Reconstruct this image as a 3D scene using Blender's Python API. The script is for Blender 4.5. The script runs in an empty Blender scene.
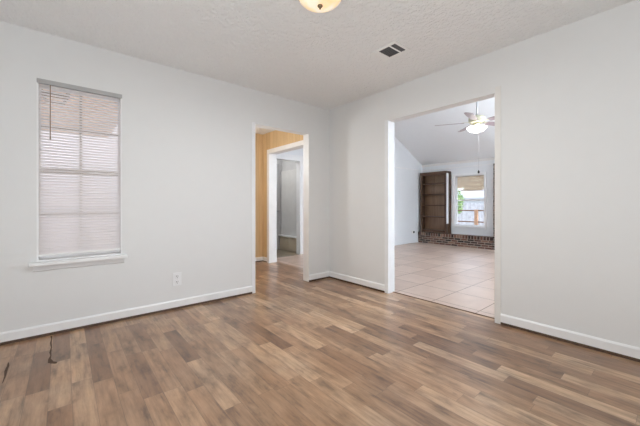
import bpy, bmesh, math, random
from mathutils import Vector, Matrix

random.seed(7)
S = bpy.context.scene
COL = S.collection
PI = math.pi

# ------------------------------------------------------------------ camera
cd = bpy.data.cameras.new('camera')
cam = bpy.data.objects.new('camera', cd)
COL.objects.link(cam)
cam.location = (0, 0, 1.052)
cam.rotation_euler = (math.radians(90), 0, math.radians(-40.1))
cd.sensor_fit = 'HORIZONTAL'
cd.sensor_width = 36
cd.lens = 36 * 304 / 640
cd.shift_y = -7.7 / 640
cd.clip_start = 0.02
S.camera = cam

# ------------------------------------------------------------------ view
S.view_settings.view_transform = 'Standard'
S.view_settings.look = 'None'
S.view_settings.gamma = 1
S.view_settings.use_curve_mapping = False
S.view_settings.exposure = -0.10
S.cycles.use_denoising = True
S.cycles.max_bounces = 12
S.cycles.diffuse_bounces = 8
S.cycles.transparent_max_bounces = 16
S.cycles.sample_clamp_indirect = 8

# ------------------------------------------------------------------ sky
w = bpy.data.worlds.new('sky')
S.world = w
w.use_nodes = True
wn = w.node_tree.nodes
sky = wn.new('ShaderNodeTexSky')
sky.sky_type = 'NISHITA'
sky.sun_disc = False
sky.sun_elevation = math.radians(48)
sky.sun_rotation = math.radians(200)
sky.dust_density = 3.0
hs = wn.new('ShaderNodeHueSaturation')
hs.inputs['Saturation'].default_value = 0.7
w.node_tree.links.new(sky.outputs[0], hs.inputs['Color'])
w.node_tree.links.new(hs.outputs[0], wn['Background'].inputs[0])
wn['Background'].inputs[1].default_value = 0.74


def area(name, loc, rot, sx, sy, power, color):
    l = bpy.data.lights.new(name, 'AREA')
    l.shape = 'RECTANGLE'
    l.size, l.size_y = sx, sy
    l.energy = power
    l.color = color
    o = bpy.data.objects.new(name, l)
    COL.objects.link(o)
    o.location = loc
    o.rotation_euler = rot
    return o


# daylight entering the living room through its second far window
# fill light added without a real source, aimed up behind the viewpoint
area('ceiling_fill', (-.25, -.25, .35), (math.radians(160), 0, math.radians(-40)), 1.0, 1.0, 50, (0.91, 0.96, 0.985))
area('daylight_far_window', (8.02, .05, 1.22), (math.radians(90), 0, math.radians(90)), 1.6, 1.3, 50, (0.82, 0.91, 1.0))
# second added fill aimed at the vault, out of view beside the wide opening
area('vault_fill', (6.5, -.6, .45), (math.radians(180), 0, 0), 1.2, 1.2, 205, (0.79, 0.90, 1.0)).data.spread = math.radians(125)
hl = bpy.data.lights.new('hall_fill_light', 'POINT')  # fill light added to brighten the hall, tied to no fixture
hl.energy = 24
hl.shadow_soft_size = .09
hl.color = (.93, .97, 1.0)
ho = bpy.data.objects.new('hall_fill_light', hl)
COL.objects.link(ho)
ho.location = (1.75, 4.1, 1.75)
area('closet_room_fill', (3.25, 5.75, 2.42), (0, 0, 0), 0.3, 0.3, 8, (1.0, 0.98, 0.95))  # fill added to lighten the small room, no lamp is built there


# ------------------------------------------------------------------ materials
def mat(name, color=(.8, .8, .8), rough=.5, metal=0., spec=.5):
    m = bpy.data.materials.new(name)
    m.use_nodes = True
    b = m.node_tree.nodes['Principled BSDF']
    b.inputs['Base Color'].default_value = (*color, 1)
    b.inputs['Roughness'].default_value = rough
    b.inputs['Metallic'].default_value = metal
    b.inputs['Specular IOR Level'].default_value = spec
    return m


class G:
    """tiny node-graph helper"""
    def __init__(s, m):
        s.t = m.node_tree
        s.n = s.t.nodes
        s.b = s.n['Principled BSDF']

    def link(s, a, b):
        s.t.links.new(a, b)

    def put(s, sock, v):
        if hasattr(v, 'is_output') or isinstance(v, bpy.types.NodeSocket):
            s.link(v, sock)
        else:
            sock.default_value = v

    def math(s, op, a, b=0., c=None):
        n = s.n.new('ShaderNodeMath')
        n.operation = op
        s.put(n.inputs[0], a)
        s.put(n.inputs[1], b)
        if c is not None:
            s.put(n.inputs[2], c)
        return n.outputs[0]

    def coord(s):
        return s.n.new('ShaderNodeTexCoord').outputs['Object']

    def xyz(s, v):
        n = s.n.new('ShaderNodeSeparateXYZ')
        s.link(v, n.inputs[0])
        return n.outputs

    def vec(s, x, y, z=0.):
        n = s.n.new('ShaderNodeCombineXYZ')
        for i, v in enumerate((x, y, z)):
            s.put(n.inputs[i], v)
        return n.outputs[0]

    def mapping(s, v, scale, loc=(0, 0, 0)):
        n = s.n.new('ShaderNodeMapping')
        s.link(v, n.inputs[0])
        n.inputs['Scale'].default_value = scale
        n.inputs['Location'].default_value = loc
        return n.outputs[0]

    def noise(s, v, scale, detail=4, rough=.55):
        n = s.n.new('ShaderNodeTexNoise')
        s.link(v, n.inputs['Vector'])
        n.inputs['Scale'].default_value = scale
        n.inputs['Detail'].default_value = detail
        n.inputs['Roughness'].default_value = rough
        return n.outputs['Fac']

    def white(s, v):
        n = s.n.new('ShaderNodeTexWhiteNoise')
        n.noise_dimensions = '3D'
        s.link(v, n.inputs['Vector'])
        return n.outputs['Value']

    def ramp(s, f, stops):
        n = s.n.new('ShaderNodeValToRGB')
        s.link(f, n.inputs[0])
        e = n.color_ramp.elements
        while len(e) < len(stops):
            e.new(.5)
        for i, (p, c) in enumerate(stops):
            e[i].position = p
            e[i].color = (*c, 1)
        return n.outputs[0]

    def mix(s, f, a, b, blend='MIX'):
        n = s.n.new('ShaderNodeMix')
        n.data_type = 'RGBA'
        n.blend_type = blend
        s.put(n.inputs[0], f)
        for k, v in ((6, a), (7, b)):
            if isinstance(v, tuple):
                n.inputs[k].default_value = (*v, 1)
            else:
                s.link(v, n.inputs[k])
        return n.outputs[2]

    def bump(s, h, strength, dist):
        n = s.n.new('ShaderNodeBump')
        s.link(h, n.inputs['Height'])
        n.inputs['Strength'].default_value = strength
        n.inputs['Distance'].default_value = dist
        s.link(n.outputs[0], s.b.inputs['Normal'])


def paint(name, color, rough=.6, bump=.12, var=.025, scale=9):
    m = mat(name, color, rough)
    g = G(m)
    c = g.coord()
    n1 = g.noise(c, scale, 3)
    lo = tuple(v * (1 - var) for v in color)
    hi = tuple(min(1, v * (1 + var)) for v in color)
    g.link(g.ramp(n1, [(.3, lo), (.7, hi)]), g.b.inputs['Base Color'])
    if bump:
        g.bump(g.noise(c, 140, 3), bump, .002)
    return m


M = {}
M['wall'] = paint('wall_paint', (.74, .745, .745), .55, .12, .006)
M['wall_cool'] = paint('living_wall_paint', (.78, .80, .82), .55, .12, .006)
M['trim'] = paint('trim_paint', (.82, .825, .83), .35, 0)
M['jamb'] = paint('jamb_paint', (.80, .81, .825), .4, 0)
M['casing_beige'] = paint('doorway_edge_paint', (.76, .745, .72), .45, 0)
M['white_plastic'] = paint('white_plastic', (.82, .82, .81), .35, 0)
M['gap'] = paint('gap_shade_and_tear_brown', (.10, .06, .04), .8, 0, .3, 40)  # brown for the painted baseboard gap shade and for the floor tears
M['grey_metal'] = paint('grey_painted_metal', (.42, .42, .42), .4, 0)
M['bronze_sash'] = paint('tan_sash_metal', (.30, .22, .15), .45, 0)
M['black'] = paint('black_plastic', (.02, .02, .02), .4, 0)
M['slot'] = paint('vent_dark', (.03, .03, .033), .7, 0)
M['louver'] = paint('louver_grey', (.10, .10, .105), .5, 0)
M['bronze'] = mat('antique_bronze', (.23, .17, .10), .38, .85)
M['brass'] = mat('aged_brass', (.62, .60, .45), .35, .6)
M['steel'] = mat('brushed_steel', (.45, .45, .46), .35, .8)
M['blade_dark'] = paint('mauve_brown_blade', (.33, .27, .29), .4, 0, .15, 12)
M['porch_ceiling'] = paint('porch_soffit', (.92, .70, .50), .8)
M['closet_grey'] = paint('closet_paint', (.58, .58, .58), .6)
M['cabinet_tan'] = paint('tan_cabinet_paint', (.56, .48, .36), .5, 0)
M['green'] = paint('leaf_green', (.22, .36, .12), .6, 0, .35, 20)
M['concrete'] = paint('pale_concrete', (.78, .77, .80), .8)
M['fence_grey'] = paint('weathered_fence', (.38, .395, .42), .8, 0, .2, 7)
M['rail_brown'] = paint('rail_brown', (.16, .09, .05), .6, 0, .2, 8)
M['post_brown'] = paint('post_tan_brown', (.36, .22, .13), .6, 0, .2, 8)
M['yard'] = paint('yard_gravel', (.42, .42, .41), .8)
M['house_paint'] = paint('house_paint', (.50, .53, .56), .7, 0)
M['siding'] = paint('pale_siding', (.60, .595, .64), .7, 0)
M['closet_light'] = paint('pale_closet_door', (.66, .655, .64), .5, 0)
M['door_grey'] = paint('grey_door_paint', (.46, .46, .47), .5, 0)
M['roof_pale'] = paint('pale_roof', (.36, .39, .42), .8, 0)


def make_ceiling():
    m = mat('textured_ceiling', (.83, .835, .835), .85)
    g = G(m)
    c = g.coord()
    n1 = g.noise(c, 28, 3, .6)
    n2 = g.noise(c, 75, 3, .6)
    h = g.math('ADD', g.ramp(n1, [(.42, (0, 0, 0)), (.58, (1, 1, 1))]), g.math('MULTIPLY', n2, .8))
    g.bump(h, .6, .012)
    return m


M['ceiling'] = make_ceiling()


def make_planks():
    m = mat('vinyl_wood_planks', (.3, .2, .13), .4, 0., .9)
    m.node_tree.nodes['Principled BSDF'].inputs['Coat Weight'].default_value = .18
    m.node_tree.nodes['Principled BSDF'].inputs['Coat Roughness'].default_value = .32
    g = G(m)
    c = g.coord()
    o = g.xyz(c)
    W, L = .0985, .62
    u = g.math('DIVIDE', g.math('ADD', o[0], 5.088), W)
    row = g.math('FLOOR', u)
    r1 = g.white(g.vec(row, 3.7, 1.3))
    v = g.math('DIVIDE', g.math('ADD', o[1], g.math('MULTIPLY', r1, 3.1)), L)
    col = g.math('FLOOR', g.math('ADD', v, 10.))
    pid = g.white(g.vec(row, col, 2.))
    pid2 = g.white(g.vec(row, col, 9.))
    base = g.ramp(pid, [(0, (.20, .106, .056)), (.25, (.285, .162, .088)), (.6, (.35, .210, .117)), (.85, (.415, .264, .155)), (1, (.50, .34, .212))])
    # long grain, shifted for every plank
    sh = g.math('MULTIPLY', pid2, 37.)
    gv = g.vec(g.math('ADD', g.math('MULTIPLY', o[0], 42.), sh), g.math('ADD', g.math('MULTIPLY', o[1], 3.2), sh), sh)
    grain = g.noise(gv, 1.0, 7, .68)
    gcol = g.ramp(grain, [(.28, (.30, .27, .25)), (.41, (.78, .74, .71)), (.54, (1.04, 1.04, 1.04)), (.70, (1.24, 1.26, 1.28))])
    colr = g.mix(.85, base, gcol, 'MULTIPLY')
    bv = g.vec(g.math('ADD', g.math('MULTIPLY', o[0], 13.), sh), g.math('ADD', g.math('MULTIPLY', o[1], 4.2), sh), sh)
    blot = g.noise(bv, 1.0, 4, .6)
    bcol = g.ramp(blot, [(.30, (.34, .31, .30)), (.46, (.92, .91, .90)), (.70, (1.28, 1.32, 1.37))])
    colr = g.mix(.8, colr, bcol, 'MULTIPLY')
    kv = g.vec(g.math('ADD', g.math('MULTIPLY', o[0], 11.), g.math('MULTIPLY', sh, 3.)), g.math('ADD', g.math('MULTIPLY', o[1], 6.), sh), sh)
    knot = g.ramp(g.noise(kv, 1.0, 5, .7), [(.64, (0, 0, 0)), (.76, (1, 1, 1))])
    colr = g.mix(g.math('MULTIPLY', knot, .6), colr, (.085, .05, .035))
    hz = g.ramp(g.noise(c, 1.7, 4, .6), [(.42, (1.04, .99, .95)), (.62, (1.02, 1.06, 1.12))])
    colr = g.mix(1., colr, hz, 'MULTIPLY')
    # seams between the planks
    fu = g.math('FRACT', u)
    fv = g.math('FRACT', g.math('ADD', v, 10.))
    du = g.math('MULTIPLY', g.math('MINIMUM', fu, g.math('SUBTRACT', 1., fu)), W)
    dv = g.math('MULTIPLY', g.math('MINIMUM', fv, g.math('SUBTRACT', 1., fv)), L)
    d = g.math('MINIMUM', du, dv)
    seam = g.math('LESS_THAN', d, .0011)
    colr = g.mix(g.math('MULTIPLY', seam, .55), colr, (.08, .05, .035))
    g.link(colr, g.b.inputs['Base Color'])
    rr = g.math('ADD', .22, g.math('MULTIPLY', grain, .22))
    g.link(rr, g.b.inputs['Roughness'])
    g.bump(g.math('SUBTRACT', g.math('MULTIPLY', grain, .35), seam), .25, .0015)
    return m


M['planks'] = make_planks()


def make_tiles(name, ca, cb, grout, size, x0, y0):
    m = mat(name, ca, .3)
    g = G(m)
    c = g.coord()
    o = g.xyz(c)
    u = g.math('ADD', g.math('DIVIDE', g.math('SUBTRACT', o[0], x0), size), 40.)
    v = g.math('ADD', g.math('DIVIDE', g.math('SUBTRACT', o[1], y0), size), 40.)
    pid = g.white(g.vec(g.math('FLOOR', u), g.math('FLOOR', v), 4.))
    n = g.noise(c, 5, 5, .6)
    f = g.math('ADD', g.math('MULTIPLY', n, .75), g.math('MULTIPLY', pid, .25))
    colr = g.ramp(f, [(.3, ca), (.7, cb)])
    fu = g.math('FRACT', u)
    fv = g.math('FRACT', v)
    d = g.math('MULTIPLY', g.math('MINIMUM', g.math('MINIMUM', fu, g.math('SUBTRACT', 1., fu)), g.math('MINIMUM', fv, g.math('SUBTRACT', 1., fv))), size)
    gr = g.math('LESS_THAN', d, .005)
    g.link(g.mix(gr, colr, grout), g.b.inputs['Base Color'])
    g.link(g.math('ADD', .28, g.math('MULTIPLY', n, .18)), g.b.inputs['Roughness'])
    g.bump(g.math('SUBTRACT', g.math('MULTIPLY', n, .2), gr), .3, .002)
    return m


M['tiles'] = make_tiles('beige_floor_tiles', (.48, .355, .285), (.61, .475, .395), (.24, .155, .11), .468, 3.636, 1.76)
M['tiles_olive'] = make_tiles('olive_floor_tiles', (.25, .21, .145), (.31, .26, .19), (.14, .12, .09), .33, 0, 0)


def make_panel():
    m = mat('orange_wood_panelling', (.6, .36, .17), .45)
    g = G(m)
    c = g.coord()
    o = g.xyz(c)
    s = g.math('ADD', o[0], o[1])
    gv = g.vec(g.math('MULTIPLY', s, 26.), g.math('MULTIPLY', o[2], 1.4), 0.)
    n = g.noise(gv, 1., 5, .6)
    k = g.math('FLOOR', g.math('DIVIDE', s, .115))
    pid = g.white(g.vec(k, 1., 1.))
    base = g.ramp(pid, [(0, (.62, .44, .245)), (1, (.70, .51, .29))])
    gc = g.ramp(n, [(.3, (.82, .78, .74)), (.7, (1.1, 1.12, 1.14))])
    colr = g.mix(.8, base, gc, 'MULTIPLY')
    f = g.math('FRACT', g.math('DIVIDE', s, .115))
    gr = g.math('LESS_THAN', f, .035)
    g.link(g.mix(g.math('MULTIPLY', gr, .5), colr, (.3, .16, .07)), g.b.inputs['Base Color'])
    return m


M['panel'] = make_panel()


def make_wood(name, dark, light, axis=2):
    m = mat(name, dark, .42)
    g = G(m)
    c = g.coord()
    sc = [22, 22, 22]
    sc[axis] = 1.6
    n = g.noise(g.mapping(c, tuple(sc)), 1., 5, .6)
    g.link(g.ramp(n, [(.3, dark), (.7, light)]), g.b.inputs['Base Color'])
    return m


M['walnut'] = make_wood('walnut_stain', (.05, .024, .013), (.115, .060, .034))
M['walnut_h'] = make_wood('walnut_stain_shelf', (.05, .024, .013), (.115, .060, .034), 1)
M['walnut_back'] = make_wood('walnut_plywood_back', (.17, .10, .06), (.27, .17, .105))
M['bamboo'] = None


def make_brick(name, bw, rh, vertical=False):
    m = mat(name, (.3, .15, .1), .85)
    g = G(m)
    c = g.coord()
    o = g.xyz(c)
    uu = g.math('ADD', o[1], o[0])
    if vertical:
        uu = o[1]
    off = 20.
    rw = g.math('ADD', g.math('DIVIDE', o[2], rh), off)
    row = g.math('FLOOR', rw)
    par = g.math('MULTIPLY', g.math('MODULO', row, 2.), .5)
    cu = g.math('ADD', g.math('ADD', g.math('DIVIDE', uu, bw), par), off)
    col = g.math('FLOOR', cu)
    pid = g.white(g.vec(col, row, 5.))
    colr = g.ramp(pid, [(0, (.012, .009, .008)), (.3, (.045, .022, .016)), (.55, (.10, .042, .028)), (.75, (.15, .066, .042)), (.9, (.20, .10, .07)), (1, (.27, .17, .12))])
    n = g.noise(c, 40, 4, .65)
    colr = g.mix(.7, colr, g.ramp(n, [(.3, (.62, .6, .6)), (.7, (1.3, 1.3, 1.3))]), 'MULTIPLY')
    fu = g.math('FRACT', cu)
    fr = g.math('FRACT', rw)
    d = g.math('MINIMUM', g.math('MULTIPLY', g.math('MINIMUM', fu, g.math('SUBTRACT', 1., fu)), bw),
               g.math('MULTIPLY', g.math('MINIMUM', fr, g.math('SUBTRACT', 1., fr)), rh))
    mo = g.math('LESS_THAN', d, .0075)
    g.link(g.mix(mo, colr, (.34, .29, .25)), g.b.inputs['Base Color'])
    g.bump(g.math('SUBTRACT', g.math('MULTIPLY', n, .3), mo), .6, .006)
    return m


M['brick'] = make_brick('fireplace_brick', .165, .0535)
M['brick_cap'] = make_brick('rowlock_brick', .072, .4, True)


def make_bamboo():
    m = mat('woven_bamboo', (.6, .45, .28), .7)
    g = G(m)
    c = g.coord()
    o = g.xyz(c)
    n = g.noise(g.vec(g.math('MULTIPLY', o[1], 4.), g.math('MULTIPLY', o[2], 42.), 0.), 1., 4, .7)
    g.link(g.ramp(n, [(.3, (.42, .27, .15)), (.5, (.78, .60, .40)), (.7, (.92, .80, .62))]), g.b.inputs['Base Color'])
    return m


M['bamboo'] = make_bamboo()


def make_glass(name):
    m = bpy.data.materials.new(name)
    m.use_nodes = True
    t = m.node_tree
    t.nodes.clear()
    out = t.nodes.new('ShaderNodeOutputMaterial')
    tr = t.nodes.new('ShaderNodeBsdfTransparent')
    gl = t.nodes.new('ShaderNodeBsdfGlossy')
    gl.inputs['Roughness'].default_value = .02
    fr = t.nodes.new('ShaderNodeFresnel')
    fr.inputs['IOR'].default_value = 1.25
    mx = t.nodes.new('ShaderNodeMixShader')
    t.links.new(fr.outputs[0], mx.inputs[0])
    t.links.new(tr.outputs[0], mx.inputs[1])
    t.links.new(gl.outputs[0], mx.inputs[2])
    t.links.new(mx.outputs[0], out.inputs[0])
    return m


M['glass'] = make_glass('window_glass')


def make_slat():
    m = mat('blind_vinyl', (.86, .84, .82), .45)
    t = m.node_tree
    b = t.nodes['Principled BSDF']
    out = t.nodes['Material Output']
    tl = t.nodes.new('ShaderNodeBsdfTranslucent')
    tl.inputs['Color'].default_value = (.93, .91, .925, 1)
    mx = t.nodes.new('ShaderNodeMixShader')
    mx.inputs[0].default_value = .5
    t.links.new(b.outputs[0], mx.inputs[1])
    t.links.new(tl.outputs[0], mx.inputs[2])
    t.links.new(mx.outputs[0], out.inputs[0])
    return m


M['slat'] = make_slat()


def make_lampglass(name, c1, c2, strength, scale):
    m = mat(name, c1, .3)
    g = G(m)
    c = g.coord()
    n = g.noise(c, scale, 4, .6)
    colr = g.ramp(n, [(.38, c1), (.62, c2)])
    g.link(colr, g.b.inputs['Emission Color'])
    g.b.inputs['Emission Strength'].default_value = strength
    g.b.inputs['Base Color'].default_value = (.6, .52, .40, 1)
    return m


M['alabaster'] = make_lampglass('alabaster_glass_lit', (1.0, .58, .22), (1.0, .90, .70), .74, 9)
M['fan_glass'] = make_lampglass('frosted_glass_lit', (1.0, .98, .95), (1.0, 1.0, 1.0), 3.5, 5)


# ------------------------------------------------------------------ mesh helpers
def NB():
    return bmesh.new()


def box(bm, x0, x1, y0, y1, z0, z1, bev=0.):
    r = bmesh.ops.create_cube(bm, size=1)
    vs = r['verts']
    for v in vs:
        v.co = Vector((x0 + (v.co.x + .5) * (x1 - x0), y0 + (v.co.y + .5) * (y1 - y0), z0 + (v.co.z + .5) * (z1 - z0)))
    if bev:
        es = list({e for v in vs for e in v.link_edges})
        bmesh.ops.bevel(bm, geom=es, offset=bev, segments=2, affect='EDGES', profile=.5)
    return bm


def rbox(bm, mtx, sx, sy, sz, bev=0.):
    r = bmesh.ops.create_cube(bm, size=1)
    vs = r['verts']
    for v in vs:
        v.co = mtx @ Vector((v.co.x * sx, v.co.y * sy, v.co.z * sz))
    if bev:
        es = list({e for v in vs for e in v.link_edges})
        bmesh.ops.bevel(bm, geom=es, offset=bev, segments=2, affect='EDGES', profile=.5)


def prism(bm, pts, axis, a0, a1):
    """extrude a polygon: pts are in the two other axes (in xyz order)"""
    def mk(p, a):
        l = list(p)
        l.insert(axis, a)
        return bm.verts.new(l)
    A = [mk(p, a0) for p in pts]
    B = [mk(p, a1) for p in pts]
    bm.faces.new(A)
    bm.faces.new(B[::-1])
    n = len(pts)
    for i in range(n):
        bm.faces.new((A[i], B[i], B[(i + 1) % n], A[(i + 1) % n]))


def tube(bm, p0, p1, r0, r1=None, seg=12):
    p0, p1 = Vector(p0), Vector(p1)
    r1 = r0 if r1 is None else r1
    d = p1 - p0
    q = d.to_track_quat('Z', 'Y').to_matrix().to_4x4()
    m = Matrix.Translation((p0 + p1) / 2) @ q
    bmesh.ops.create_cone(bm, cap_ends=True, segments=seg, radius1=r0, radius2=r1, depth=d.length, matrix=m)


def lathe(bm, prof, seg=32, mtx=Matrix.Identity(4)):
    rings = []
    for r, z in prof:
        if r < 1e-5:
            rings.append([bm.verts.new(mtx @ Vector((0, 0, z)))])
        else:
            rings.append([bm.verts.new(mtx @ Vector((r * math.cos(2 * PI * i / seg), r * math.sin(2 * PI * i / seg), z))) for i in range(seg)])
    for a, b in zip(rings, rings[1:]):
        for i in range(seg):
            j = (i + 1) % seg
            if len(a) == 1 and len(b) > 1:
                bm.faces.new((a[0], b[i], b[j]))
            elif len(b) == 1 and len(a) > 1:
                bm.faces.new((a[i], b[0], a[j]))
            elif len(a) > 1:
                bm.faces.new((a[i], b[i], b[j], a[j]))


def obj(name, bm, material, parent=None, smooth=False, loc=None):
    bmesh.ops.recalc_face_normals(bm, faces=bm.faces[:])
    me = bpy.data.meshes.new(name)
    bm.to_mesh(me)
    bm.free()
    if smooth:
        for p in me.polygons:
            p.use_smooth = True
    me.materials.append(material)
    o = bpy.data.objects.new(name, me)
    COL.objects.link(o)
    if parent:
        o.parent = parent
    if loc:
        o.location = loc
    return o


def tag(o, label, cat, group=None):
    o['label'] = label
    o['category'] = cat
    if group:
        o['group'] = group
    return o


def thing(name, label, cat, loc=(0, 0, 0), rotz=0, group=None):
    o = bpy.data.objects.new(name, None)
    COL.objects.link(o)
    o.location = loc
    o.rotation_euler = (0, 0, rotz)
    o.empty_display_size = .1
    return tag(o, label, cat, group)


def struct(name, bm, m, label, cat, parent=None):
    o = obj(name, bm, m, parent)
    o['kind'] = 'structure'
    if parent is None:
        tag(o, label, cat)
    return o


# ------------------------------------------------------------------ setting: dining room
XW, YW, T, H = 2.959, 3.299, .12, 2.44
X0, Y0 = -.95, -.95
XO = XW + .115                       # living-room face of the right wall
WX0, WX1, WZ0, WZ1 = -.167, .408, .60, 2.066     # window hole
DX0, DX1, DZ = 1.755, 2.576, 2.035                # doorway to the hall
OY0, OY1, OZ = 1.071, 2.253, 2.06                # opening to the living room

b = NB()
prism(b, [(X0 - T, Y0 - T), (3.055, Y0 - T), (3.055, 5.2), (1.0 - T, 5.2), (1.0 - T, YW + T), (X0 - T, YW + T)], 2, -.1, 0)
floor = struct('floor', b, M['planks'], 'brown wood-look vinyl plank floor of the empty room and hall', 'floor')
b = NB()
box(b, 3.055, 8.1, -1.75, 5.23, -.1, 0)
struct('floor_living_room', b, M['tiles'], 'beige ceramic tile floor of the living room beyond the wide opening', 'floor')
b = NB()
box(b, 2.8, 5.1, 5.23, 6.35, -.1, 0)
struct('floor_closet_room', b, M['tiles_olive'], 'olive brown floor of the small room past the second doorway', 'floor')

b = NB()
box(b, X0 - T, XO, Y0 - T, YW + T, H, H + .1)
struct('ceiling', b, M['ceiling'], 'white textured flat ceiling of the empty room', 'ceiling')

b = NB()
box(b, X0 - T, WX0, YW, YW + T, 0, H)
box(b, WX0, WX1, YW, YW + T, 0, WZ0)
box(b, WX0, WX1, YW, YW + T, WZ1, H)
box(b, WX1, DX0, YW, YW + T, 0, H)
box(b, DX0, DX1, YW, YW + T, DZ, H)
box(b, DX1, XW, YW, YW + T, 0, H)
struct('wall_left', b, M['wall'], 'white wall with the blind-covered window and the narrow hall doorway', 'wall')

b = NB()
box(b, XW, XO, Y0 - T, OY0, 0, H)
box(b, XW, XO, OY0, OY1, OZ, H)
box(b, XW, XO, OY1, YW + T, 0, H)
struct('wall_right', b, M['wall'], 'white wall with the wide opening into the tiled living room', 'wall')

# the two walls behind the camera
b = NB()
box(b, X0 - T, XW, Y0 - T, Y0, 0, H)
struct('wall_behind', b, M['wall'], 'white wall behind the viewer', 'wall')
b = NB()
box(b, X0 - T, X0, Y0, YW, 0, H)
struct('wall_side', b, M['wall'], 'white side wall beside the viewer', 'wall')

# doorway linings and the narrow flat edge strips on both sides
b = NB()
box(b, DX0 - .04, DX0, YW - .005, YW, 0, DZ + .012)
box(b, DX0, DX0 + .004, YW - .005, YW + T, 0, DZ)
box(b, DX1 - .004, DX1, YW - .005, YW + T, 0, DZ)
struct('trim_1', b, M['jamb'], 'white lining on the edges of the narrow hall doorway', 'door trim')
b = NB()
box(b, XW - .006, XW, OY1, OY1 + .045, 0, OZ + .012)
box(b, XW - .006, XO + .006, OY1 - .005, OY1, 0, OZ)
struct('trim_2', b, M['jamb'], 'white lining on the far edge of the wide living room opening', 'door trim')
b = NB()
box(b, XW - .006, XW, OY0 - .045, OY0, 0, OZ + .05)
box(b, XW - .006, XO + .006, OY0, OY0 + .005, 0, OZ)
struct('trim_3', b, M['casing_beige'], 'beige flat strip on the near edge of the wide living room opening', 'door trim')
b = NB()
box(b, 3.046, 3.063, OY0 + .005, OY1 - .005, 0, .005, .0015)
struct('trim_4', b, M['rail_brown'], 'brown floor strip where planks meet tiles in the wide opening', 'threshold strip')


def baseboard(name, axis, a0, a1, pos, sgn, label, h=.094, lift=.023, m=None):
    """axis 0: runs along x at y=pos; axis 1: runs along y at x=pos; sgn = into the room"""
    t = .014
    pr = [(pos, lift), (pos + sgn * t, lift), (pos + sgn * t, h - .012), (pos + sgn * .006, h), (pos, h)]
    b = NB()
    if axis == 0:
        prism(b, pr, 0, a0, a1)
    else:
        b2 = [(p[0], p[1]) for p in pr]
        prism(b, b2, 1, a0, a1)
    o = struct(name, b, m or M['trim'], label, 'baseboard')
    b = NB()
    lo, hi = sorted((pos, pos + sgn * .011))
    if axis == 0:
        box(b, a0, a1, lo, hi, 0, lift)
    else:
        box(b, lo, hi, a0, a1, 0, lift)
    s = struct('gap_shade_strip', b, M['gap'], '', '', o)  # solid dark strip painted in as the shade below the raised baseboard
    s['label'] = 'dark brown strip standing in for shade in the gap under the white baseboard'
    return o


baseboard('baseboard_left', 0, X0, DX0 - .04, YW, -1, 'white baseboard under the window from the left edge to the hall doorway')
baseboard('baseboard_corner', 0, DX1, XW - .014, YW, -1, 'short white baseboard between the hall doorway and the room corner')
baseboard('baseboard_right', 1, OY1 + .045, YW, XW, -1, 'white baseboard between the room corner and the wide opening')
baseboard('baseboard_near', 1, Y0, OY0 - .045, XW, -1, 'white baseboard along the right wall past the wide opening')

# a torn seam and scratches in the vinyl near the window wall
def crack(pts, name):
    b = NB()
    L, R = [], []
    for x, y, wd in pts:
        L.append(b.verts.new((x - wd / 2, y, .0012)))
        R.append(b.verts.new((x + wd / 2, y, .0012)))
    for i in range(len(pts) - 1):
        b.faces.new((L[i], R[i], R[i + 1], L[i + 1]))
    o = struct(name, b, M['gap'], '', '', floor)
    o['label'] = 'dark torn seam in the vinyl floor'


crack([(-.078, 3.262, .012), (-.074, 3.19, .006), (-.077, 3.10, .010), (-.071, 3.0, .007), (-.075, 2.90, .011), (-.07, 2.84, .006), (-.076, 2.78, .014), (-.068, 2.72, .030), (-.050, 2.695, .034), (-.044, 2.68, .012), (-.04, 2.672, .004)], 'torn_seam')
crack([(-.285, 2.90, .003), (-.280, 2.84, .012), (-.282, 2.76, .015), (-.277, 2.68, .009), (-.278, 2.58, .003)], 'torn_seam')

# ------------------------------------------------------------------ window_1 with its sill and sashes
b = NB()
J = .012
box(b, WX0, WX0 + J, YW + .002, YW + T, WZ0, WZ1 - .036)
box(b, WX1 - J, WX1, YW + .002, YW + T, WZ0, WZ1 - .036)
box(b, WX0, WX1, YW + .04, YW + T, WZ1 - .036, WZ1)
box(b, WX0 + J, WX1 - J, YW + .002, YW + T, WZ0, WZ0 + .012)
win1 = struct('window_1', b, M['trim'], 'tall narrow window behind closed white mini blinds', 'window')
b = NB()
box(b, WX0 - .045, WX1 + .035, YW - .055, YW + .03, WZ0 - .028, WZ0 + .001, .006)
s = struct('window_sill', b, M['trim'], '', '', win1)
b = NB()
prism(b, [(YW, WZ0 - .075), (YW - .012, WZ0 - .068), (YW - .018, WZ0 - .028), (YW, WZ0 - .028)], 0, WX0 - .02, WX1 + .012)
struct('window_apron', b, M['jamb'], '', '', win1)
b = NB()
ys0, ys1 = YW + .075, YW + .10
gx0, gx1 = WX0 + J, WX1 - J
gz0, gz1 = WZ0 + .012, WZ1 - .036
box(b, gx0, gx0 + .012, ys0, ys1, gz0, gz1)
box(b, gx1 - .012, gx1, ys0, ys1, gz0, gz1)
box(b, gx0 + .012, gx1 - .012, ys0, ys1, gz0, gz0 + .03)
box(b, gx0 + .012, gx1 - .012, ys0, ys1, gz1 - .012, gz1)
struct('window_sash', b, M['trim'], '', '', win1)
b = NB()
box(b, gx0 + .012, gx1 - .012, ys0, ys1, 1.324, 1.354)
struct('meeting_rail', b, M['bronze_sash'], '', '', win1)['label'] = 'tan meeting rail'
for z, q in ((.983, .010), (1.70, .004)):
    b = NB()
    box(b, gx0 + .012, gx1 - .012, ys0 + .006, ys1 - .006, z - q, z + q)
    struct('muntin', b, M['bronze_sash'], '', '', win1)['label'] = 'tan horizontal glazing bar'
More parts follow.
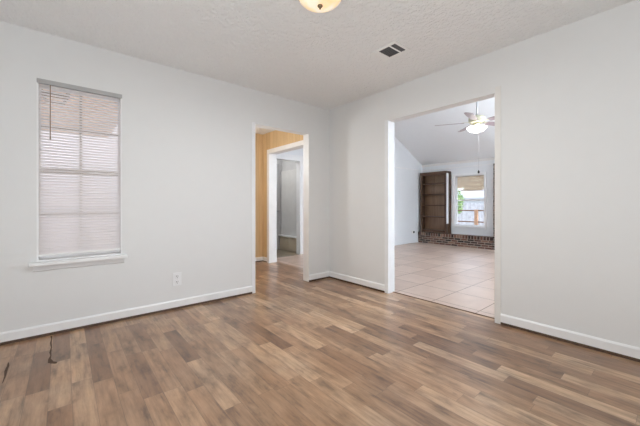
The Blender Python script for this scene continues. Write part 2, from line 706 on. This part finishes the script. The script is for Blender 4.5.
for z0_, z1_ in ((gz0 + .03, .973), (.993, 1.324), (1.354, 1.695), (1.705, gz1 - .012)):
    b = NB()
    box(b, .102, .122, ys0 + .006, ys1 - .006, z0_, z1_)
    struct('muntin', b, M['bronze_sash'], '', '', win1)['label'] = 'tan vertical glazing bar'
b = NB()
box(b, gx0, gx1, ys0 + .010, ys0 + .014, gz0, gz1)
struct('window_pane', b, M['glass'], '', '', win1)

# mini blind hung inside the window frame
blind = thing('window_blind', 'white horizontal mini blind closed over the tall left window', 'blind', ((WX0 + WX1) / 2, YW + .018, WZ0 + .045))
bx, by, bz = blind.location
bw = (WX1 - WX0) / 2 - .0005
b = NB()
box(b, -bw, bw, -.018, .018, WZ1 - .034 - bz, WZ1 + .002 - bz, .002)
obj('headrail', b, M['grey_metal'], blind)
b = NB()
zt, zb = WZ1 - .044 - bz, .012
n = 60
tilt = math.radians(57)
for i in range(n):
    z = zb + .014 + (zt - zb - .014) * i / (n - 1)
    t = tilt + random.uniform(-.025, .025)
    pts = []
    for k in range(5):
        s = (k / 4 - .5) * .025
        bow = .0016 * (1 - (2 * s / .025) ** 2)
        yy = s * math.cos(t) - bow * math.sin(t)
        zz = s * math.sin(t) + bow * math.cos(t)
        pts.append((yy, zz))
    pr = [(p[0], z + p[1]) for p in pts] + [(p[0] + .0005 * math.sin(t), z + p[1] - .0006) for p in pts[::-1]]
    prism(b, pr, 0, -bw + .007, bw - .007)
obj('slats', b, M['slat'], blind)
b = NB()
box(b, -bw + .007, bw - .007, -.012, .012, -.002, .013, .002)
obj('bottom_rail', b, M['white_plastic'], blind)
for xx in (-.21, -.02, .19):
    b = NB()
    for yy in (-.0125, .0125):
        tube(b, (xx, yy, .01), (xx, yy, zt + .01), .0007, seg=6)
    obj('ladder_cord', b, M['white_plastic'], blind)
b = NB()
wx = -.081 - bx - .004
tube(b, (wx, -.020, 1.600 - bz), (wx, -.018, zt + .005), .0032, seg=8)
tube(b, (wx, -.020, 1.585 - bz), (wx, -.020, 1.605 - bz), .0045, seg=8)
obj('tilt_wand', b, M['bronze_sash'], blind)['label'] = 'thin tan tilt wand'

# ------------------------------------------------------------------ wall outlet
def outlet(name, label, loc, rotz, pw, ph):
    t = thing(name, label, 'outlet', loc, rotz)
    b = NB()
    box(b, -pw / 2, pw / 2, -.006, 0, -ph / 2, ph / 2, .002)
    obj('cover_plate', b, M['jamb'], t)
    for zz in (.028, -.028):
        b = NB()
        box(b, -.018, .018, -.009, -.005, zz - .021, zz + .021, .0015)
        sk = obj('socket', b, M['jamb'], t)
        b = NB()
        for sx in (-.007, .007):
            box(b, sx - .0018, sx + .0018, -.0095, -.0085, zz - .004, zz + .010)
        box(b, -.003, .003, -.0095, -.0085, zz - .015, zz - .009)
        obj('slots', b, M['black'], sk)
    b = NB()
    tube(b, (0, -.008, 0), (0, -.004, 0), .003, seg=10)
    obj('screw', b, M['steel'], t)
    return t


outlet('wall_outlet', 'white electrical outlet low on the wall right of the window', (.878, YW, .303), 0, .082, .132)

# ------------------------------------------------------------------ ceiling lamp
lamp = thing('ceiling_lamp', 'lit alabaster glass bowl lamp with bronze finial on the ceiling', 'lamp', (1.262, 1.498, H))
b = NB()
lathe(b, [(0, 0), (.14, 0), (.150, -.010), (.156, -.026), (.146, -.032), (0, -.032)])
obj('mounting_pan', b, M['bronze'], lamp, True)
b = NB()
lathe(b, [(.146, -.030), (.146, -.034), (.139, -.050), (.122, -.069), (.096, -.084), (.066, -.094), (.034, -.100), (.0, -.102)], 40)
obj('glass_bowl', b, M['alabaster'], lamp, True)
b = NB()
lathe(b, [(0, -.094), (.016, -.099), (.0175, -.106), (.013, -.111), (.007, -.114), (.005, -.117), (.007, -.121), (.004, -.126), (0, -.127)], 20)
obj('finial', b, M['bronze'], lamp, True)
bl_ = bpy.data.lights.new('ceiling_lamp_light', 'AREA')
bl_.energy = 20
bl_.shape = 'DISK'
bl_.size = .2
bl_.color = (.97, .98, .98)
bo_ = bpy.data.objects.new('ceiling_lamp_light', bl_)
COL.objects.link(bo_)
bo_.location = (1.262, 1.498, 2.28)
for k in range(2):
    a = k * PI + math.radians(140)
    b = NB()
    rbox(b, Matrix.Translation((.154 * math.cos(a), .154 * math.sin(a), -.034)) @ Matrix.Rotation(a, 4, 'Z'), .012, .026, .034, .003)
    obj('bowl_clip', b, M['bronze'], lamp)

# ------------------------------------------------------------------ ceiling air vent
vx0, vx1, vy0, vy1 = 2.135, 2.352, 1.548, 1.830
vent = thing('ceiling_vent', 'white three-section air register with dark louvers on the ceiling', 'vent', ((vx0 + vx1) / 2, (vy0 + vy1) / 2, H))
hx, hy = (vx1 - vx0) / 2, (vy1 - vy0) / 2
b = NB()
fw = .026
for (a0, a1, c0, c1) in ((-hx, hx, -hy, -hy + fw), (-hx, hx, hy - fw, hy), (-hx, -hx + fw, -hy + fw, hy - fw), (hx - fw, hx, -hy + fw, hy - fw)):
    box(b, a0, a1, c0, c1, -.008, 0)
box(b, -hx + fw, hx - fw, -.066, -.052, -.008, 0)
obj('vent_frame', b, M['white_plastic'], vent)
b = NB()
box(b, -hx + fw, hx - fw, -hy + fw, hy - fw, -.0012, -.0004)
obj('duct_opening', b, M['slot'], vent)
b = NB()
for i in range(7):                       # long middle bank
    xx = -hx + fw + .012 + i * (2 * (hx - fw) - .024) / 6
    rbox(b, Matrix.Translation((xx, .005, -.0055)) @ Matrix.Rotation(math.radians(35), 4, 'Y'), .009, .112, .0012)
obj('louver_bank', b, M['louver'], vent)
b = NB()
for i in range(3):                       # short near bank
    yy = -hy + fw + .010 + i * .016
    rbox(b, Matrix.Translation((0, yy, -.0055)) @ Matrix.Rotation(math.radians(-35), 4, 'X'), 2 * (hx - fw) - .004, .009, .0012)
obj('louver_bank', b, M['louver'], vent)
b = NB()
for i in range(4):                       # far bank, its slats turned to the viewer and so white
    yy = .068 + i * .0145
    rbox(b, Matrix.Translation((0, yy, -.0055)) @ Matrix.Rotation(math.radians(4), 4, 'X'), 2 * (hx - fw) - .004, .0145, .0012)
obj('louver_bank', b, M['white_plastic'], vent)['label'] = 'white closed louvers'

# ------------------------------------------------------------------ hall beyond the doorway
HX, HXO, HY = 2.872, 3.0, 5.08
HD0, HD1, HDZ = 3.60, 4.845, 2.01
b = NB()
box(b, 1.0 - T, HXO, HY, HY + T, 0, 2.385)
struct('wall_hall_far', b, M['panel'], 'orange wood panelled end wall of the hall', 'wall')
b = NB()
box(b, HX, HXO - .004, YW + T, HD0, 0, 2.385)
box(b, HX, HXO - .004, HD0, HD1, HDZ, 2.385)
box(b, HX, HXO - .004, HD1, HY, 0, 2.385)
struct('wall_hall_side', b, M['panel'], 'orange wood panelled hall wall around the white framed doorway', 'wall')
b = NB()
box(b, HXO - .004, HXO, YW + T, HD0, 0, H)
box(b, HXO - .004, HXO, HD0, HD1, HDZ, H)
box(b, HXO - .004, HXO, HD1, 5.27, 0, H)
struct('wall_living_side', b, M['wall_cool'], 'white living room face of the hall wall', 'wall')
b = NB()
box(b, 1.0 - T, 1.0, YW + T, HY, 0, 2.385)
struct('wall_hall_end', b, M['panel'], 'wood panelled hall end out of view', 'wall')
b = NB()
box(b, 1.0 - T, HXO, YW + T, HY + T, 2.385, H + .1)
struct('ceiling_hall', b, M['ceiling'], 'white flat ceiling of the hall', 'ceiling')
# white casing and jambs round the hall-to-living doorway
b = NB()
cw = .06
box(b, HX - .018, HX, HD1, HD1 + cw, 0, HDZ + cw)
box(b, HX - .018, HX, HD0 - cw, HD0, 0, HDZ + cw)
box(b, HX - .018, HX, HD0, HD1, HDZ, HDZ + cw)
box(b, HX - .018, HXO + .018, HD1 - .014, HD1, 0, HDZ)
box(b, HX - .018, HXO + .018, HD0, HD0 + .014, 0, HDZ)
box(b, HX - .018, HXO + .018, HD0 + .014, HD1 - .014, HDZ - .014, HDZ)
struct('trim_5', b, M['trim'], 'white casing round the doorway at the end of the panelled hall', 'door trim')
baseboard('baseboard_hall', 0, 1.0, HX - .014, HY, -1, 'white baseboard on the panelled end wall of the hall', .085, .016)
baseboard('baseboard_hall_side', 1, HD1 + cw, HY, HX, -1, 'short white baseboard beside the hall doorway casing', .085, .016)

# ------------------------------------------------------------------ living room shell
LX, LY, EZ, RX = 7.92, 4.82, 2.2, 5.46
RZ = EZ + .5 * (LX - RX)
JX = 5.0
LY0 = -1.6
gable = lambda x: EZ + .5 * (min(x - 3.0, LX - x))


def gable_wall(b, xa, xb, y0, y1, z0=0.):
    pts = [(xa, z0), (xb, z0), (xb, gable(xb))]
    if xa < RX < xb:
        pts.append((RX, RZ))
    pts.append((xa, gable(xa)))
    prism(b, pts, 1, y0, y1)


b = NB()
gable_wall(b, JX, LX + .12, LY, LY + .12)
struct('wall_living_left', b, M['wall_cool'], 'white left wall of the living room under the sloped ceiling', 'wall')
b = NB()
box(b, JX - .1, JX, LY, 5.39, 0, gable(JX))
struct('wall_living_return', b, M['wall_cool'], 'short white return wall in the living room', 'wall')
D2X0, D2X1, D2Z = 3.2, 3.88, 2.012
b = NB()
gable_wall(b, 3.0, D2X0, 5.27, 5.39)
gable_wall(b, D2X0, D2X1, 5.27, 5.39, D2Z)
gable_wall(b, D2X1, JX - .1, 5.27, 5.39)
struct('wall_living_entry', b, M['wall_cool'], 'white wall with the second doorway seen past the hall', 'wall')
b = NB()
gable_wall(b, 3.0, LX + .12, LY0 - .12, LY0)
struct('wall_living_patio', b, M['wall_cool'], 'white right wall of the living room out of view', 'wall')
# far wall with window hole
W2Y0, W2Y1, W2Z0, W2Z1 = 3.12, 3.865, .52, 1.825
b = NB()
box(b, LX, LX + .14, LY0, -.75, 0, EZ)
box(b, LX, LX + .14, -.75, .85, 0, .55)
box(b, LX, LX + .14, -.75, .85, 1.9, EZ)
box(b, LX, LX + .14, .85, W2Y0, 0, EZ)
box(b, LX, LX + .14, W2Y0, W2Y1, 0, W2Z0)
box(b, LX, LX + .14, W2Y0, W2Y1, W2Z1, EZ)
box(b, LX, LX + .14, W2Y1, LY, 0, EZ)
struct('wall_living_far', b, M['wall_cool'], 'white far wall of the living room with window and bookcase', 'wall')
b = NB()
prism(b, [(3.0 - .008, EZ - .004), (RX, RZ), (RX, RZ + .11), (3.0 - .008, EZ + .11)], 1, LY0 - .12, 5.39)
prism(b, [(RX, RZ), (LX + .14, EZ - .07), (LX + .14, EZ + .05), (RX, RZ + .11)], 1, LY0 - .12, 5.39)
struct('ceiling_living', b, M['wall_cool'], 'white vaulted ceiling of the living room', 'ceiling')
# cornice and panel seams
b = NB()
box(b, LX - .02, LX, LY0, LY, EZ - .055, EZ + .004)
struct('trim_6', b, M['casing_beige'], 'pale cornice strip where living room wall meets sloped ceiling', 'cornice')
b = NB()
box(b, LX - .018, LX, 2.87, LY, 2.035, 2.06)
box(b, JX, LX - .018, LY - .018, LY, 2.035, 2.06)
struct('trim_7', b, M['trim'], 'thin white batten running high along the living room walls', 'batten')

# second doorway casing
b = NB()
cw2 = .10
box(b, D2X1, D2X1 + cw2, 5.27 - .018, 5.27, 0, D2Z + cw2)
box(b, D2X0 - cw2, D2X0, 5.27 - .018, 5.27, 0, D2Z + cw2)
box(b, D2X0, D2X1, 5.27 - .018, 5.27, D2Z, D2Z + cw2)
box(b, D2X1 - .012, D2X1, 5.27 - .018, 5.39, 0, D2Z)
box(b, D2X0, D2X0 + .012, 5.27 - .018, 5.39, 0, D2Z)
box(b, D2X0 + .012, D2X1 - .012, 5.27 - .018, 5.39, D2Z - .012, D2Z)
struct('trim_8', b, M['trim'], 'white casing round the second doorway past the hall', 'door trim')

# ------------------------------------------------------------------ small room past the second doorway
b = NB()
box(b, 2.8, 4.6, 6.2, 6.3, 0, H)
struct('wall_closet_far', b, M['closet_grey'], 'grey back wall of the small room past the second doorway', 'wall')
b = NB()
box(b, 2.8, 2.9, 5.39, 6.2, 0, H)
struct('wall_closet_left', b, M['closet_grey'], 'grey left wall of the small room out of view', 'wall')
b = NB()
box(b, 4.03, 4.13, 5.39, 6.2, 0, H)
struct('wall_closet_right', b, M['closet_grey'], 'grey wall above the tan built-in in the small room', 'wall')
b = NB()
box(b, 2.8, 4.6, 5.39, 6.3, H, H + .1)
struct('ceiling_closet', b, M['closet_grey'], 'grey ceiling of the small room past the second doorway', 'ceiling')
b = NB()
box(b, 3.15, 3.93, 6.172, 6.2, .01, 2.03, .003)
d1 = struct('door_1', b, M['door_grey'], 'grey closed door at the back of the small room', 'door')
b = NB()
lathe(b, [(0, 0), (.030, 0), (.030, .006), (.012, .010), (.012, .035), (.026, .045), (.030, .058), (.022, .072), (0, .076)], 20,
      Matrix.Translation((3.875, 6.172, .92)) @ Matrix.Rotation(math.radians(90), 4, 'X'))
k = struct('door_knob', b, M['steel'], '', '', d1)
k['label'] = 'dark round metal knob'
cab = thing('built_in_cabinet', 'built-in with tan base, white ledge and pale upper door in the small room', 'cabinet', (3.95, 5.8, 0))
b = NB()
box(b, 0, .07, -.36, .38, 0, .315)
obj('base', b, M['cabinet_tan'], cab)
for s in (-1, 1):
    b = NB()
    yc = .01 + s * .185
    box(b, -.014, 0, yc - .17, yc + .17, .05, .295, .003)
    obj('base_door', b, M['cabinet_tan'], cab)
b = NB()
box(b, -.05, .07, -.37, .38, .325, .355, .004)
obj('ledge', b, M['trim'], cab)['label'] = 'white ledge board'
b = NB()
box(b, .025, .07, -.36, .36, .352, 1.86, .004)
obj('upper_door', b, M['closet_light'], cab)

# ------------------------------------------------------------------ living room: brick hearth, chimney, bookcase
hearth = thing('brick_hearth', 'long low red brick ledge under the living room window', 'hearth', (7.70, 3.85, 0))
b = NB()
box(b, 0, .21, -.99, .955, 0, .215)
obj('brick_course', b, M['brick'], hearth)
b = NB()
box(b, -.012, .21, -.99, .96, .216, .295, .004)
obj('brick_cap', b, M['brick_cap'], hearth)['label'] = 'dark upright brick top row'
b = NB()
box(b, 7.72, LX - .003, 1.1, 2.842, 0, 2.035)
tag(obj('brick_chimney', b, M['brick'], None), 'dark brick chimney edge beside the right jamb of the wide opening', 'chimney')

bc = thing('bookcase', 'tall dark walnut open bookcase standing on the brick ledge', 'bookcase', (7.70, 4.363, .297))
hw, dp, ht = .378, .215, 1.645
b = NB()
box(b, 0, dp, hw - .022, hw, 0, ht)
obj('side_panel', b, M['walnut'], bc)
b = NB()
box(b, .018, dp - .086, -hw - .001, -hw + .020, .27, ht - .04)  # this side is coloured white between the brown parts
obj('side_panel', b, M['wall_cool'], bc)['label'] = 'white side panel'
b = NB()
box(b, .018, dp - .086, -hw - .002, -hw + .020, 0, .269)
obj('side_base', b, M['walnut'], bc)
b = NB()
box(b, dp - .085, dp, -hw - .030, -hw + .005, 0, ht + .01, .003)
obj('rear_post', b, M['walnut'], bc)
b = NB()
box(b, dp - .012, dp - .002, -hw + .022, hw - .022, 0, ht - .02)
obj('back_panel', b, M['walnut_back'], bc)
b = NB()
box(b, -.008, dp, -hw - .012, hw + .01, ht - .02, ht + .02, .003)
obj('top', b, M['walnut_h'], bc)
for s in (-1, 1):
    b = NB()
    wd = .058 if s > 0 else .045
    y1 = s * hw
    y0 = s * (hw - wd)
    box(b, -.006, .017, min(y0, y1), max(y0, y1), 0, ht - .021, .002)
    obj('face_stile', b, M['walnut'], bc)
b = NB()
box(b, -.006, .017, -hw + .046, hw - .059, ht - .075, ht - .021, .002)
obj('face_rail', b, M['walnut_h'], bc)
b = NB()
box(b, .0, dp - .013, -hw + .022, hw - .022, .03, .085)
obj('bottom_shelf', b, M['walnut_h'], bc)
for z in (1.647, 1.347, 1.047, .735):
    b = NB()
    zz = z - .297
    box(b, .012, dp - .013, -hw + .022, hw - .022, zz - .013, zz + .013, .002)
    obj('shelf', b, M['walnut_h'], bc)

# small jack plate low on the left living-room wall
jk = thing('wall_jack', 'small white jack plate with black plug beside the brick ledge', 'jack', (7.45, LY, .305))
b = NB()
box(b, -.075, .04, -.006, 0, -.045, .045, .002)
obj('cover_plate', b, M['white_plastic'], jk)
b = NB()
box(b, .0, .045, -.03, -.006, -.025, .025, .004)
obj('plug', b, M['black'], jk)['label'] = 'black plug'

# ------------------------------------------------------------------ window_2 in the living room
b = NB()
c = .065
box(b, LX - .018, LX, W2Y1, W2Y1 + c, W2Z0 - c, W2Z1 + .05)
box(b, LX - .018, LX, W2Y0 - .05, W2Y0, W2Z0 - c, W2Z1 + .05)
box(b, LX - .018, LX, W2Y0, W2Y1, W2Z1, W2Z1 + .05)
box(b, LX, LX + .14, W2Y1 - .012, W2Y1, W2Z0, W2Z1)
box(b, LX, LX + .14, W2Y0, W2Y0 + .012, W2Z0, W2Z1)
box(b, LX, LX + .14, W2Y0 + .012, W2Y1 - .012, W2Z1 - .012, W2Z1)
win2 = struct('window_2', b, M['trim'], 'bright white framed living room window looking onto a fence', 'window')
b = NB()
box(b, LX - .05, LX + .14, W2Y0 - .055, W2Y1 + .07, W2Z0 - .03, W2Z0 + .002, .004)
struct('window_sill', b, M['trim'], '', '', win2)
b = NB()
sx0, sx1 = LX + .07, LX + .10
y0, y1, z0, z1 = W2Y0 + .012, W2Y1 - .012, W2Z0 + .002, W2Z1 - .012
box(b, sx0, sx1, y0, y0 + .016, z0, z1)
box(b, sx0, sx1, y1 - .016, y1, z0, z1)
box(b, sx0, sx1, y0, y1, z0, z0 + .03)
box(b, sx0, sx1, y0, y1, z1 - .012, z1)
box(b, sx0, sx1, y0, y1, 1.17, 1.20)
struct('window_sash', b, M['trim'], '', '', win2)
b = NB()
box(b, sx0 + .012, sx0 + .016, y0, y1, z0, z1)
struct('window_pane', b, M['glass'], '', '', win2)

# woven shade rolled part-way down outside the glass
sh = thing('woven_shade', 'tan woven bamboo shade hanging at the top of the living room window', 'shade', (LX + .17, (W2Y0 + W2Y1) / 2, W2Z1 + .02))
b = NB()
tube(b, (0, -.40, -.02), (0, .40, -.02), .03, seg=14)
obj('shade_roll', b, M['bamboo'], sh, True)
b = NB()
nz = 26
for i in range(nz):
    z = -.05 - i * .0145
    e = 0 if i < nz - 6 else random.uniform(0, .22)
    e2 = 0 if i < nz - 6 else random.uniform(0, .15)
    dx = .004 * math.sin(i * .9)
    box(b, dx - .003, dx + .003, -.39 + e2, .39 - e, z - .0065, z + .0065)
obj('shade_reeds', b, M['bamboo'], sh)
for yy in (-.22, .22):
    b = NB()
    tube(b, (-.006, yy, -.03), (-.006, yy, -.05 - nz * .0145 + .09), .002, seg=6)
    obj('shade_cord', b, M['bamboo'], sh)

# ------------------------------------------------------------------ ceiling fan
fan = thing('ceiling_fan', 'lit ceiling fan on a long rod in the living room', 'ceiling fan', (5.37, 2.235, 2.50))
top = gable(5.37) - 2.50
b = NB()
lathe(b, [(0, top - .02), (.07, top - .01), (.075, top - .04), (.05, top - .10), (.016, top - .12), (0, top - .12)], 24)
obj('canopy', b, M['brass'], fan, True)
b = NB()
tube(b, (0, 0, .06), (0, 0, top - .11), .0125, seg=14)
obj('downrod', b, M['steel'], fan, True)
b = NB()
lathe(b, [(0, .085), (.025, .085), (.035, .065), (.105, .058), (.128, .045), (.133, .01), (.128, -.03), (.110, -.048), (.06, -.055), (0, -.055)], 36)
obj('motor_housing', b, M['brass'], fan, True)


def blade_bm():
    b = NB()
    out = [(.20, -.050), (.30, -.060), (.50, -.068), (.63, -.064), (.665, -.045), (.675, 0), (.665, .045), (.63, .064), (.50, .068), (.30, .060), (.20, .050)]
    prism(b, out, 2, -.004, .004)
    return b


for kk in range(5):
    a = math.radians(-40.1 - 0) + math.radians(88 - 72 * kk)
    mtx = Matrix.Rotation(a, 4, 'Z') @ Matrix.Translation((0, 0, -.035)) @ Matrix.Rotation(math.radians(-13), 4, 'X')
    bl = obj('blade', blade_bm(), M['blade_dark'], fan)
    bl.matrix_local = mtx
    b = NB()
    prism(b, [(.09, -.012), (.16, -.010), (.24, -.034), (.24, .034), (.16, .010), (.09, .012)], 2, .004, .010)
    obj('blade_iron', b, M['brass'], bl)
b = NB()
lathe(b, [(0, -.055), (.05, -.055), (.058, -.075), (.05, -.105), (.03, -.12), (0, -.125)], 28)
obj('light_kit', b, M['brass'], fan, True)
for kk in range(4):
    a = kk * PI / 2 + .5
    m4 = Matrix.Rotation(a, 4, 'Z') @ Matrix.Translation((.040, 0, -.080)) @ Matrix.Rotation(math.radians(138), 4, 'Y')
    b = NB()
    lathe(b, [(0, 0), (.02, .0), (.02, .03), (0, .03)], 16, m4)
    hd = obj('lamp_holder', b, M['brass'], fan, True)
    b = NB()
    lathe(b, [(.022, .025), (.034, .035), (.046, .06), (.052, .09), (.062, .115), (.058, .115), (.046, .085), (.0, .05)], 24, m4)
    obj('lamp_shade', b, M['fan_glass'], fan, True)
b = NB()
tube(b, (.02, -.02, -.115), (.02, -.02, -.86), .0016, seg=6)
ch = obj('pull_chain', b, M['steel'], fan)
b = NB()
lathe(b, [(0, -.85), (.008, -.855), (.016, -.875), (.016, -.895), (.008, -.905), (0, -.907)], 14, Matrix.Translation((.02, -.02, 0)))
obj('chain_knob', b, M['black'], ch, True)['label'] = 'small black knob'
pl = bpy.data.lights.new('fan_light', 'POINT')
pl.energy = 4
pl.shadow_soft_size = .12
pl.color = (1, .97, .92)
po = bpy.data.objects.new('fan_light', pl)
COL.objects.link(po)
po.location = (5.37, 2.235, 2.20)

# ------------------------------------------------------------------ outdoors: porch by window 1
b = NB()
box(b, -3.5, .85, YW + T + .01, 12.04, -.25, -.12)
struct('porch_slab', b, M['concrete'], 'pale concrete outside the tall left window', 'ground')
b = NB()
box(b, -3.5, .85, YW + T + .01, 9.2, 2.75, 2.85)
struct('porch_ceiling', b, M['porch_ceiling'], 'beige porch soffit outside the tall left window', 'ceiling')
b = NB()
box(b, -6, 2.8, 12.05, 12.15, -.25, 4.2)
struct('wall_neighbour', b, M['siding'], 'pale siding of the house next door outside the tall left window', 'wall')
pln = thing('porch_lantern', 'glass porch lantern with bronze rim seen through the blind', 'lantern', (-.10, 5.80, 2.75))
b = NB()
box(b, -.10, .10, -.10, .10, -.03, 0, .004)
obj('mounting_plate', b, M['bronze'], pln)
b = NB()
for (x0, x1, y0, y1) in ((-.17, .17, -.17, -.14), (-.17, .17, .14, .17), (-.17, -.14, -.14, .14), (.14, .17, -.14, .14)):
    box(b, x0, x1, y0, y1, -.075, -.03)
for (x0, x1, y0, y1) in ((-.115, .115, -.115, -.09), (-.115, .115, .09, .115), (-.115, -.09, -.09, .09), (.09, .115, -.09, .09)):
    box(b, x0, x1, y0, y1, -.20, -.17)
for sx in (-1, 1):
    for sy in (-1, 1):
        tube(b, (sx * .155, sy * .155, -.06), (sx * .103, sy * .103, -.18), .014, seg=8)
obj('lantern_frame', b, M['bronze'], pln)
b = NB()
for a0 in range(4):
    r = Matrix.Rotation(a0 * PI / 2, 4, 'Z')
    vs = [b.verts.new(r @ Vector(p)) for p in ((-.15, -.158, -.052), (.15, -.158, -.052), (.098, -.102, -.178), (-.098, -.102, -.178))]
    b.faces.new(vs)
obj('lantern_glass', b, M['glass'], pln)

# ------------------------------------------------------------------ outdoors: yard beyond the living-room window
b = NB()
box(b, 8.1, 26, -6, 16, -.35, -.25)
struct('ground', b, M['yard'], 'pale yard ground beyond the living room window', 'ground')
rail = thing('deck_railing', 'brown wooden railing outside the living room window', 'railing', (9.7, 4.2, -.25))
for z in (.81 + .33, .46 + .33):
    b = NB()
    box(b, -.02, .02, -2.2, 2.2, z - .018, z + .018, .003)
    obj('rail', b, M['rail_brown'], rail)
for yy in (-2.1, -.145, 1.7):
    b = NB()
    box(b, -.045, .045, yy - .045, yy + .045, 0, 1.17, .004)
    obj('post', b, M['post_brown'], rail)
fence = thing('picket_fence', 'pale weathered board fence beyond the brown railing', 'fence', (13.0, 5.0, -.25))
b = NB()
random.seed(3)
for i in range(50):
    yy = -4 + i * .165
    h = 1.38 + random.uniform(-.03, .03)
    prism(b, [(yy, 0), (yy + .145, 0), (yy + .145, h - .05), (yy + .11, h), (yy + .035, h), (yy, h - .05)], 0, 0, .02)
obj('boards', b, M['fence_grey'], fence)
for z in (.35, 1.1):
    b = NB()
    box(b, .02, .06, -4, 4.2, z - .045, z + .045)
    obj('fence_rail', b, M['fence_grey'], fence)
house = thing('neighbour_house', 'pale house with grey roof behind the weathered fence', 'house', (20, 7.5, -.25))
b = NB()
box(b, 0, 5, -6, 6, 0, 1.75)
obj('house_wall', b, M['house_paint'], house)
b = NB()
prism(b, [(-.4, 1.70), (2.5, 2.35), (5.4, 1.70), (5.4, 1.80), (2.5, 2.45), (-.4, 1.80)], 1, -6.3, 6.3)
obj('house_roof', b, M['roof_pale'], house)
bush = thing('garden_shrub', 'green leafy shrub at the left of the living room window', 'shrub', (11.2, 5.55, -.25))
b = NB()
random.seed(5)
for i in range(900):
    th, ph = random.uniform(0, 2 * PI), random.uniform(-1, 1)
    r = .42 * random.uniform(.45, 1) ** .6
    p = Vector((r * math.cos(th) * math.sqrt(1 - ph * ph), r * math.sin(th) * math.sqrt(1 - ph * ph), 1.42 + .62 * ph * random.uniform(.6, 1)))
    q = Matrix.Translation(p) @ Matrix.Rotation(random.uniform(0, 6.28), 4, 'Z') @ Matrix.Rotation(random.uniform(-1.2, 1.2), 4, 'X')
    vs = [b.verts.new(q @ Vector(v)) for v in ((0, -.02, 0), (.03, 0, .006), (0, .08, 0), (-.03, 0, .006))]
    b.faces.new(vs)
lf = obj('foliage', b, M['green'], bush)
lf['kind'] = 'stuff'
b = NB()
for i in range(5):
    a = i * 1.26
    tube(b, (.03 * math.cos(a), .03 * math.sin(a), 0), (.18 * math.cos(a), .18 * math.sin(a), 1.4), .018, .008, 8)
obj('stem', b, M['post_brown'], bush)
